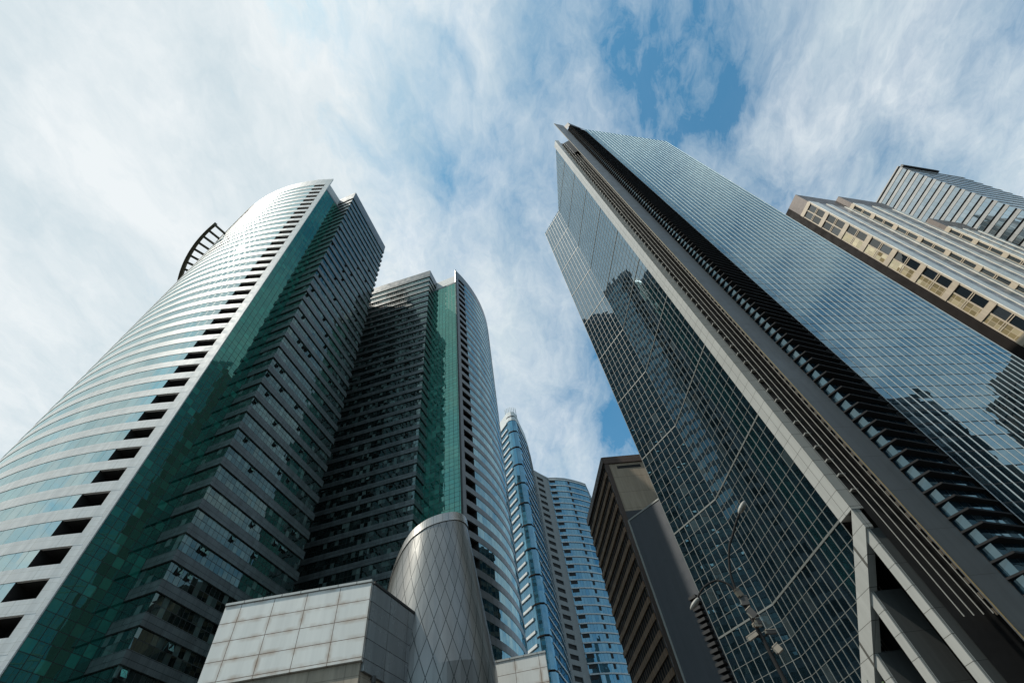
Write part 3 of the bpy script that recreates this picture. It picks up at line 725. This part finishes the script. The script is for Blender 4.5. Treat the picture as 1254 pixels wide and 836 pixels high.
# small camera on the side wall
SC = thing('security_camera', 'small black dome camera fixed under the pale box panels', 'security camera', (-10.9, 28.2, 11.4))
t = MB(); X, Y, Z = Vector((1, 0, 0)), Vector((0, 1, 0)), Vector((0, 0, 1))
t.tube([(-11.05, 28.25, 11.75), (-10.85, 28.2, 11.75)], .06); t.tube([(-10.85, 28.2, 11.85), (-10.85, 28.2, 11.6)], .13, 12); t.build('bracket', M['black_kit'], SC)
t = MB(); t.blob((-10.85, 28.2, 11.56), (X*.14, Y*.14, Z*.15)); t.build('dome', M['black_kit'], SC)

DR = thing('pavilion', 'silver steel clad tapered drum with slanted top and diamond pattern', 'pavilion', (-9.85, 36.6, 0))
dc = (-9.85, 36.6); ca = R(-90-15.06+90)          # lateral axis (to the right seen from the street)
lat = (math.cos(R(-15.06)*-1), math.sin(R(-15.06)*-1)); frt = (lat[1], -lat[0])
lat = (math.cos(R(15.06)), math.sin(R(15.06))); frt = (math.sin(R(15.06)), -math.cos(R(15.06)))
def rad(z): return max(.5, 2.72+(24.4-z)*.148) if z > 12 else 2.72+(12.4)*.148+(12-z)*.02
CUT = [(-4.6, 16.0), (-3.6, 18.8), (-3.1, 20.3), (-2.5, 21.5), (-1.9, 22.2), (-.8, 22.85), (.8, 23.5), (1.7, 23.9), (2.3, 24.1), (2.75, 24.2), (4.6, 24.4)]
def cut(l):
    for (x0, y0), (x1, y1) in zip(CUT, CUT[1:]):
        if l <= x1: return y0+(y1-y0)*(max(l, x0)-x0)/(x1-x0)
    return CUT[-1][1]
NA = 96; NZ = 26
def dp_(k, z, out=0.):
    a = 2*math.pi*k/NA; r = rad(z-EYE)+out
    return (dc[0]+lat[0]*r*math.sin(a)+frt[0]*r*math.cos(a), dc[1]+lat[1]*r*math.sin(a)+frt[1]*r*math.cos(a), z)
def ztop(k):
    z = 22.
    for _ in range(12): z = cut(rad(z)*math.sin(2*math.pi*k/NA))
    return z+EYE
t = MB(); tr = MB()
zt_ = [ztop(k) for k in range(NA+1)]
for k in range(NA):
    for j in range(NZ):
        za, zb = zt_[k]*j/NZ, zt_[k]*(j+1)/NZ; zc_, zd = zt_[k+1]*(j+1)/NZ, zt_[k+1]*j/NZ
        u0, u1 = k*27.5/NA, (k+1)*27.5/NA
        t.face([dp_(k, za), dp_(k+1, zd), dp_(k+1, zc_), dp_(k, zb)], [(u0, za), (u1, zd), (u1, zc_), (u0, zb)], True)
    th = .75
    q = [dp_(k, zt_[k]-th, .07), dp_(k+1, zt_[k+1]-th, .07), dp_(k+1, zt_[k+1]+.08, .07), dp_(k, zt_[k]+.08, .07)]
    tr.face(q, [(u0, 0), (u1, 0), (u1, .8), (u0, .8)], True)
    q2 = [dp_(k, zt_[k]+.08, .07), dp_(k+1, zt_[k+1]+.08, .07), dp_(k+1, zt_[k+1]+.08, -.35), dp_(k, zt_[k]+.08, -.35)]
    tr.face(q2, [(u0, 0), (u1, 0), (u1, .4), (u0, .4)])
    q3 = [dp_(k, zt_[k]-th, .07), dp_(k, zt_[k]-th, 0.), dp_(k+1, zt_[k+1]-th, 0.), dp_(k+1, zt_[k+1]-th, .07)]
    tr.face(q3, [(u0, 0), (u1, 0), (u1, .4), (u0, .4)])
t.face([dp_(k, zt_[k]-.2, -.1) for k in range(NA)])
t.build('clad_shell', M['drum'], DR); tr.build('rim_trim', M['drum_trim'], DR)

W = thing('parapet_wall', 'short pale panelled wall to the right of the steel drum', 'wall', (-6, 45, 0))
wa, wb_ = (-8.6, 43.5), (-2.15, 43.25); dw = V2(-2.2)
t = MB(); t.bar(wa, dw, 6.45, 0, .4, 12.95+EYE, 15.05+EYE, .2)
for i, uvs in enumerate(t.uv): t.uv[i] = [(u, v-13.05-EYE+1.01*2) for u, v in uvs]
t.build('panel_face', M['stone_white'], W)
t = MB(); t.bar(wa, dw, 6.3, -.2, 4., 0, 12.94+EYE); t.build('stone_base', M['tan_stone'], W)
t = MB(); t.bar(add(wa, dw, 6.06), V2(84), 4., -.02, .35, 12.96+EYE, 15.04+EYE); 
t = MB(); t.bar(wa, dw, 6.5, .05, .45, 15.06+EYE, 15.2+EYE); t.build('coping', M['r_white'], W)

# ------------------------------------------------------------------ street lamp with two curved arms
LP = thing('street_lamp', 'tall street lamp with two curved arms in front of the mirror glass tower', 'street lamp', (8.6, 24.55, 0))
def z_(p): return (p[0], p[1], p[2]+EYE)
def smooth(pts, n=6):
    P = [Vector(p) for p in pts]; out = []
    for i in range(len(P)-1):
        p0, p1, p2, p3 = P[max(i-1, 0)], P[i], P[i+1], P[min(i+2, len(P)-1)]
        for k in range(n):
            s = k/n; out.append(.5*((2*p1)+(p2-p0)*s+(2*p0-5*p1+4*p2-p3)*s*s+(3*p1-p0-3*p2+p3)*s**3))
    out.append(P[-1]); return out
t = MB(); t.tube([(8.75, 24.5, 0), (8.72, 24.5, 3.), (8.6, 24.55, 9.), (8.48, 24.6, 11.3)], [.14, .12, .085, .07], 12); t.build('pole', M['lamp_pole'], LP)
up = smooth([z_(p) for p in ((8.48, 24.6, 9.3), (8.55, 24.55, 10.2), (8.75, 24.48, 10.86), (9.1, 24.3, 11.6), (9.52, 24.2, 12.11), (10.0, 24.0, 12.7), (10.3, 23.9, 13.0))])
t = MB(); t.tube(up, .06, 10); a = t.build('arm', M['lamp_pole'], LP)
dn_ = smooth([z_(p) for p in ((8.48, 24.6, 9.2), (8.40, 24.62, 9.75), (8.19, 24.69, 10.11), (7.9, 24.8, 10.32), (7.6, 24.9, 10.33), (7.3, 25.0, 10.26), (7.01, 25.12, 10.12), (6.72, 25.2, 9.86))])
t = MB(); t.tube(dn_, .05, 10); b = t.build('arm', M['lamp_pole'], LP)
def head(c, fwd, w, parent):
    f = Vector(fwd).normalized(); s = f.cross(Vector((0, 0, 1))).normalized(); u = s.cross(f)
    t = MB(); t.blob(Vector(c), (f*w*1.0, s*w*.55, u*w*.30), 16, 10); hd = t.build('lamp_head', M['lamp_shell'], parent)
    t = MB(); t.blob(Vector(c)-u*w*.12, (f*w*.72, s*w*.42, u*w*.26), 14, 8); t.build('lens', M['lamp_lens'], hd)
head(z_((10.58, 23.82, 13.3)), (.62, -.2, .55), .42, LP)
head(z_((6.5, 25.28, 9.66)), (-.75, .25, -.5), .36, LP)
# equipment on the pole
KIT = [('floodlight', 'dark floodlight clamped high on the lamp pole, facing right', (8.62, 24.5, 9.05), (.20, .16, .22), 'black_kit', 'floodlight'),
       ('floodlight', 'brownish floodlight just below the arms of the lamp pole', (8.50, 24.42, 9.42), (.14, .12, .20), 'taupe', 'floodlight'),
       ('control_box', 'dark control box strapped to the lamp pole under the arms', (8.66, 24.45, 8.5), (.17, .15, .26), 'black_kit', 'control box'),
       ('junction_box', 'small dark junction box lowest of the upper pole kit', (8.74, 24.46, 8.12), (.12, .12, .14), 'black_kit', 'junction box'),
       ('security_camera', 'beige box camera pointing left on the lamp pole', (8.22, 24.55, 7.62), (.30, .10, .10), 'beige_kit', 'security camera'),
       ('security_camera', 'dark box camera pointing right on the lamp pole', (9.05, 24.45, 7.62), (.26, .09, .09), 'black_kit', 'security camera'),
       ('security_camera', 'cream upper camera tilted over the pole bracket', (8.62, 24.45, 7.98), (.22, .10, .08), 'beige_kit', 'security camera'),
       ('floodlight', 'tan lowest floodlight on the lamp pole', (8.96, 24.42, 6.95), (.17, .15, .17), 'beige_kit', 'floodlight')]
for nm, lb, c, sz, mt, cat in KIT:
    c = Vector(z_(c)); th = thing(nm, lb, cat, c, {'floodlight': 'floodlights on the lamp pole', 'security camera': 'cameras on the lamp pole'}.get(cat))
    sz = tuple(q*.82 for q in sz); ang = random.uniform(-.5, .5); ti = random.uniform(-.45, .3)
    Mx = Matrix.Rotation(ang, 3, 'Z') @ Matrix.Rotation(ti, 3, 'Y')
    def bx(m, cc, s):
        P = [c + Mx @ (Vector(cc)+Vector((sx*s[0], sy*s[1], sz_*s[2]))) for sz_ in (-1, 1) for sx, sy in ((-1, -1), (1, -1), (1, 1), (-1, 1))]
        m.hexa(P)
    m = MB(); bx(m, (0, 0, 0), sz); m.build('housing', M[mt], th)
    m = MB(); bx(m, (0, 0, sz[2]+.02), (sz[0]*1.12, sz[1]*1.1, .018)); m.build('hood', M['beige_kit' if mt == 'black_kit' and cat != 'floodlight' else mt], th)
    m = MB(); bx(m, (-sz[0]-.03, 0, 0), (.03, sz[1]*.7, sz[2]*.7)); m.build('lens', M['lamp_lens'], th)
    m = MB(); m.tube([c, (8.62, 24.55, c.z-.1)], .03, 8); m.build('bracket', M['lamp_pole'], th)

# ------------------------------------------------------------------ towers across the street (seen in the mirror glass)
def plain_tower(label, p, w, d, ang, H, fh, mg, ms, steps=()):
    root = thing('office_tower', label, 'office tower', (p[0], p[1], 0), 'towers across the street')
    e = V2(ang); n = (-e[1], e[0]); P = [p, add(p, e, w), add(add(p, e, w), n, d), add(p, n, d)]
    nf = int(H/fh)
    t = MB(); t.walls(P, 0, fh-1.2, close=True); a = t.build('window_band', M[mg], root)
    t = MB(); Q = [add(add(p, e, -.2), n, -.2), add(add(p, e, w+.2), n, -.2), add(add(p, e, w+.2), n, d+.2), add(add(p, e, -.2), n, d+.2)]
    t.prism(Q, fh-1.2, fh); b = t.build('spandrel_band', M[ms], root)
    for k in range(1, nf): again(a, dz=k*fh); again(b, dz=k*fh)
    t = MB(); t.prism([add(add(p, e, w*.2), n, d*.2), add(add(p, e, w*.7), n, d*.2), add(add(p, e, w*.7), n, d*.8), add(add(p, e, w*.2), n, d*.8)], nf*fh, nf*fh+7); t.build('plant_room', M[ms], root)
plain_tower('dark glass office tower across the street, mirrored in the blue facade', (118, -30), 34, 30, 12, 92, 4., 'brown_glass', 'r_dark')
plain_tower('lower dark office tower across the street beside the tall one', (160, 8), 26, 26, 12, 84, 4., 'brown_glass', 'r_dark')
plain_tower('broad dark office slab across the street behind the viewer', (66, -62), 40, 24, 12, 62, 4., 'brown_glass', 'r_dark')

# ------------------------------------------------------------------ light
SUN_AZ, SUN_EL = -113.8, 57.
S = Vector((math.sin(R(SUN_AZ))*math.cos(R(SUN_EL)), math.cos(R(SUN_AZ))*math.cos(R(SUN_EL)), math.sin(R(SUN_EL))))
sl = bpy.data.lights.new('sun', 'SUN'); sl.energy = 3.9; sl.angle = R(.53); sl.color = (1., .945, .84)
so = bpy.data.objects.new('sun', sl); COL.objects.link(so); so.rotation_euler = S.to_track_quat('Z', 'Y').to_euler(); so.location = (0, 0, 300)

# ------------------------------------------------------------------ sky with cirrus and thin cumulus
w = bpy.data.worlds.new('World'); sc.world = w; w.use_nodes = True
n = NT.__new__(NT); n.t = w.node_tree; n.t.nodes.clear()
out = n.t.nodes.new('ShaderNodeOutputWorld')
sky = n.n('ShaderNodeTexSky'); sky.sky_type = 'NISHITA'; sky.sun_disc = False
sky.sun_elevation = R(SUN_EL); sky.sun_rotation = R(SUN_AZ % 360); sky.altitude = 20; sky.air_density = 1.; sky.dust_density = 1.2; sky.ozone_density = 1.5
d = n.vm('NORMALIZE', n.n('ShaderNodeTexCoord').outputs['Generated'])
z = n.n('ShaderNodeSeparateXYZ', {0: d}).outputs
k = n.math('DIVIDE', 1., n.math('ADD', n.math('MAXIMUM', z[2], .02), .10))
p = n.n('ShaderNodeCombineXYZ', {0: n.math('MULTIPLY', z[0], k), 1: n.math('MULTIPLY', z[1], k), 2: 0.}).outputs[0]
mp = n.n('ShaderNodeMapping', {'Vector': p, 'Rotation': (0, 0, R(-8)), 'Scale': (1.5, .85, 1.), 'Location': (3.1, 1.7, 0)}).outputs[0]
warp = n.n('ShaderNodeTexNoise', {'Vector': mp, 'Scale': 2.2, 'Detail': 5., 'Roughness': .6}).outputs['Color']
mpw = n.vm('ADD', mp, n.vm('SCALE', n.vm('SUBTRACT', warp, (.5, .5, .5)), .34))
big = n.n('ShaderNodeTexNoise', {'Vector': mpw, 'Scale': 2.0, 'Detail': 4., 'Roughness': .55}).outputs[0]
fine = n.n('ShaderNodeTexNoise', {'Vector': mpw, 'Scale': 6.5, 'Detail': 12., 'Roughness': .68}).outputs[0]
cov = n.math('ADD', n.math('MULTIPLY', big, .72), n.math('MULTIPLY', fine, .70))
def blob_dir(v, c0, c1, amt):
    dt = n.n('ShaderNodeVectorMath'); dt.operation = 'DOT_PRODUCT'; n.put(dt.inputs[0], d); dt.inputs[1].default_value = Vector(v).normalized()
    f = n.ramp(n.math('ARCCOSINE', n.math('MINIMUM', dt.outputs['Value'], 1.)), R(c1), R(c0), 1., 0.)
    f = n.math('MULTIPLY', n.math('MULTIPLY', f, f), n.math('SUBTRACT', 3., n.math('MULTIPLY', f, 2.)))   # soft edge
    return n.math('MULTIPLY', f, amt)
BL = [((-.80, .10, .60), 72, 12, .36),
      ((-.37, .02, .93), 26, 4, .16),
      ((0.418, 0.257, 0.871), 15, 0, -0.16),
      ((0.365, 0.115, 0.924), 16, 0, -0.10),
      ((0.603, 0.247, 0.759), 18, 0, -0.13),
      ((0.063, 0.306, 0.95), 11, 0, -0.10),
      ((-0.151, 0.17, 0.974), 20, 0, -0.09),
      ((-0.111, 0.329, 0.938), 15, 0, -0.05),
      ((0.154, 0.643, 0.751), 12, 0, -0.13),
      ((0.175, 0.743, 0.646), 10, 0, -0.12),
      ((0.508, 0.193, 0.839), 13, 0, 0.07),
      ((0.474, 0.314, 0.823), 8, 0, 0.10),
      ((0.038, 0.19, 0.981), 9, 0, 0.05),
      ((0.028, 0.617, 0.786), 11, 0, 0.10),
      ((0.012, 0.487, 0.873), 9, 0, 0.08),
      ((0.735, 0.216, 0.642), 18, 0, 0.06),
      ]
for v, c0, c1, amt in BL: cov = n.math('ADD', cov, blob_dir(v, c0, c1, amt))
den = n.ramp(cov, .47, .97)
den = n.math('MULTIPLY_ADD', n.math('POWER', den, .85), .93, .07)
shade = n.n('ShaderNodeTexNoise', {'Vector': mpw, 'Scale': 3.3, 'Detail': 10., 'Roughness': .64}).outputs[0]
cl = n.mix(n.ramp(shade, .34, .64), (5.4, 6.35, 6.85, 1), (7.5, 7.95, 8.15, 1))
blue = n.n('ShaderNodeMix'); blue.data_type = 'RGBA'; blue.blend_type = 'MULTIPLY'
blue.inputs[0].default_value = 1.; n.put(blue.inputs[6], sky.outputs[0]); blue.inputs[7].default_value = (.34, 1.30, 1.45, 1)
colr = n.mix(den, blue.outputs[2], cl)
bg = n.n('ShaderNodeBackground', {0: colr, 1: .1})
n.t.links.new(bg.outputs[0], out.inputs[0])

# ------------------------------------------------------------------ render settings
sc.view_settings.view_transform = 'Standard'; sc.view_settings.look = 'None'
sc.view_settings.exposure = .2; sc.view_settings.gamma = 1.
sc.render.engine = 'CYCLES'
sc.cycles.max_bounces = 8; sc.cycles.glossy_bounces = 5; sc.cycles.diffuse_bounces = 3
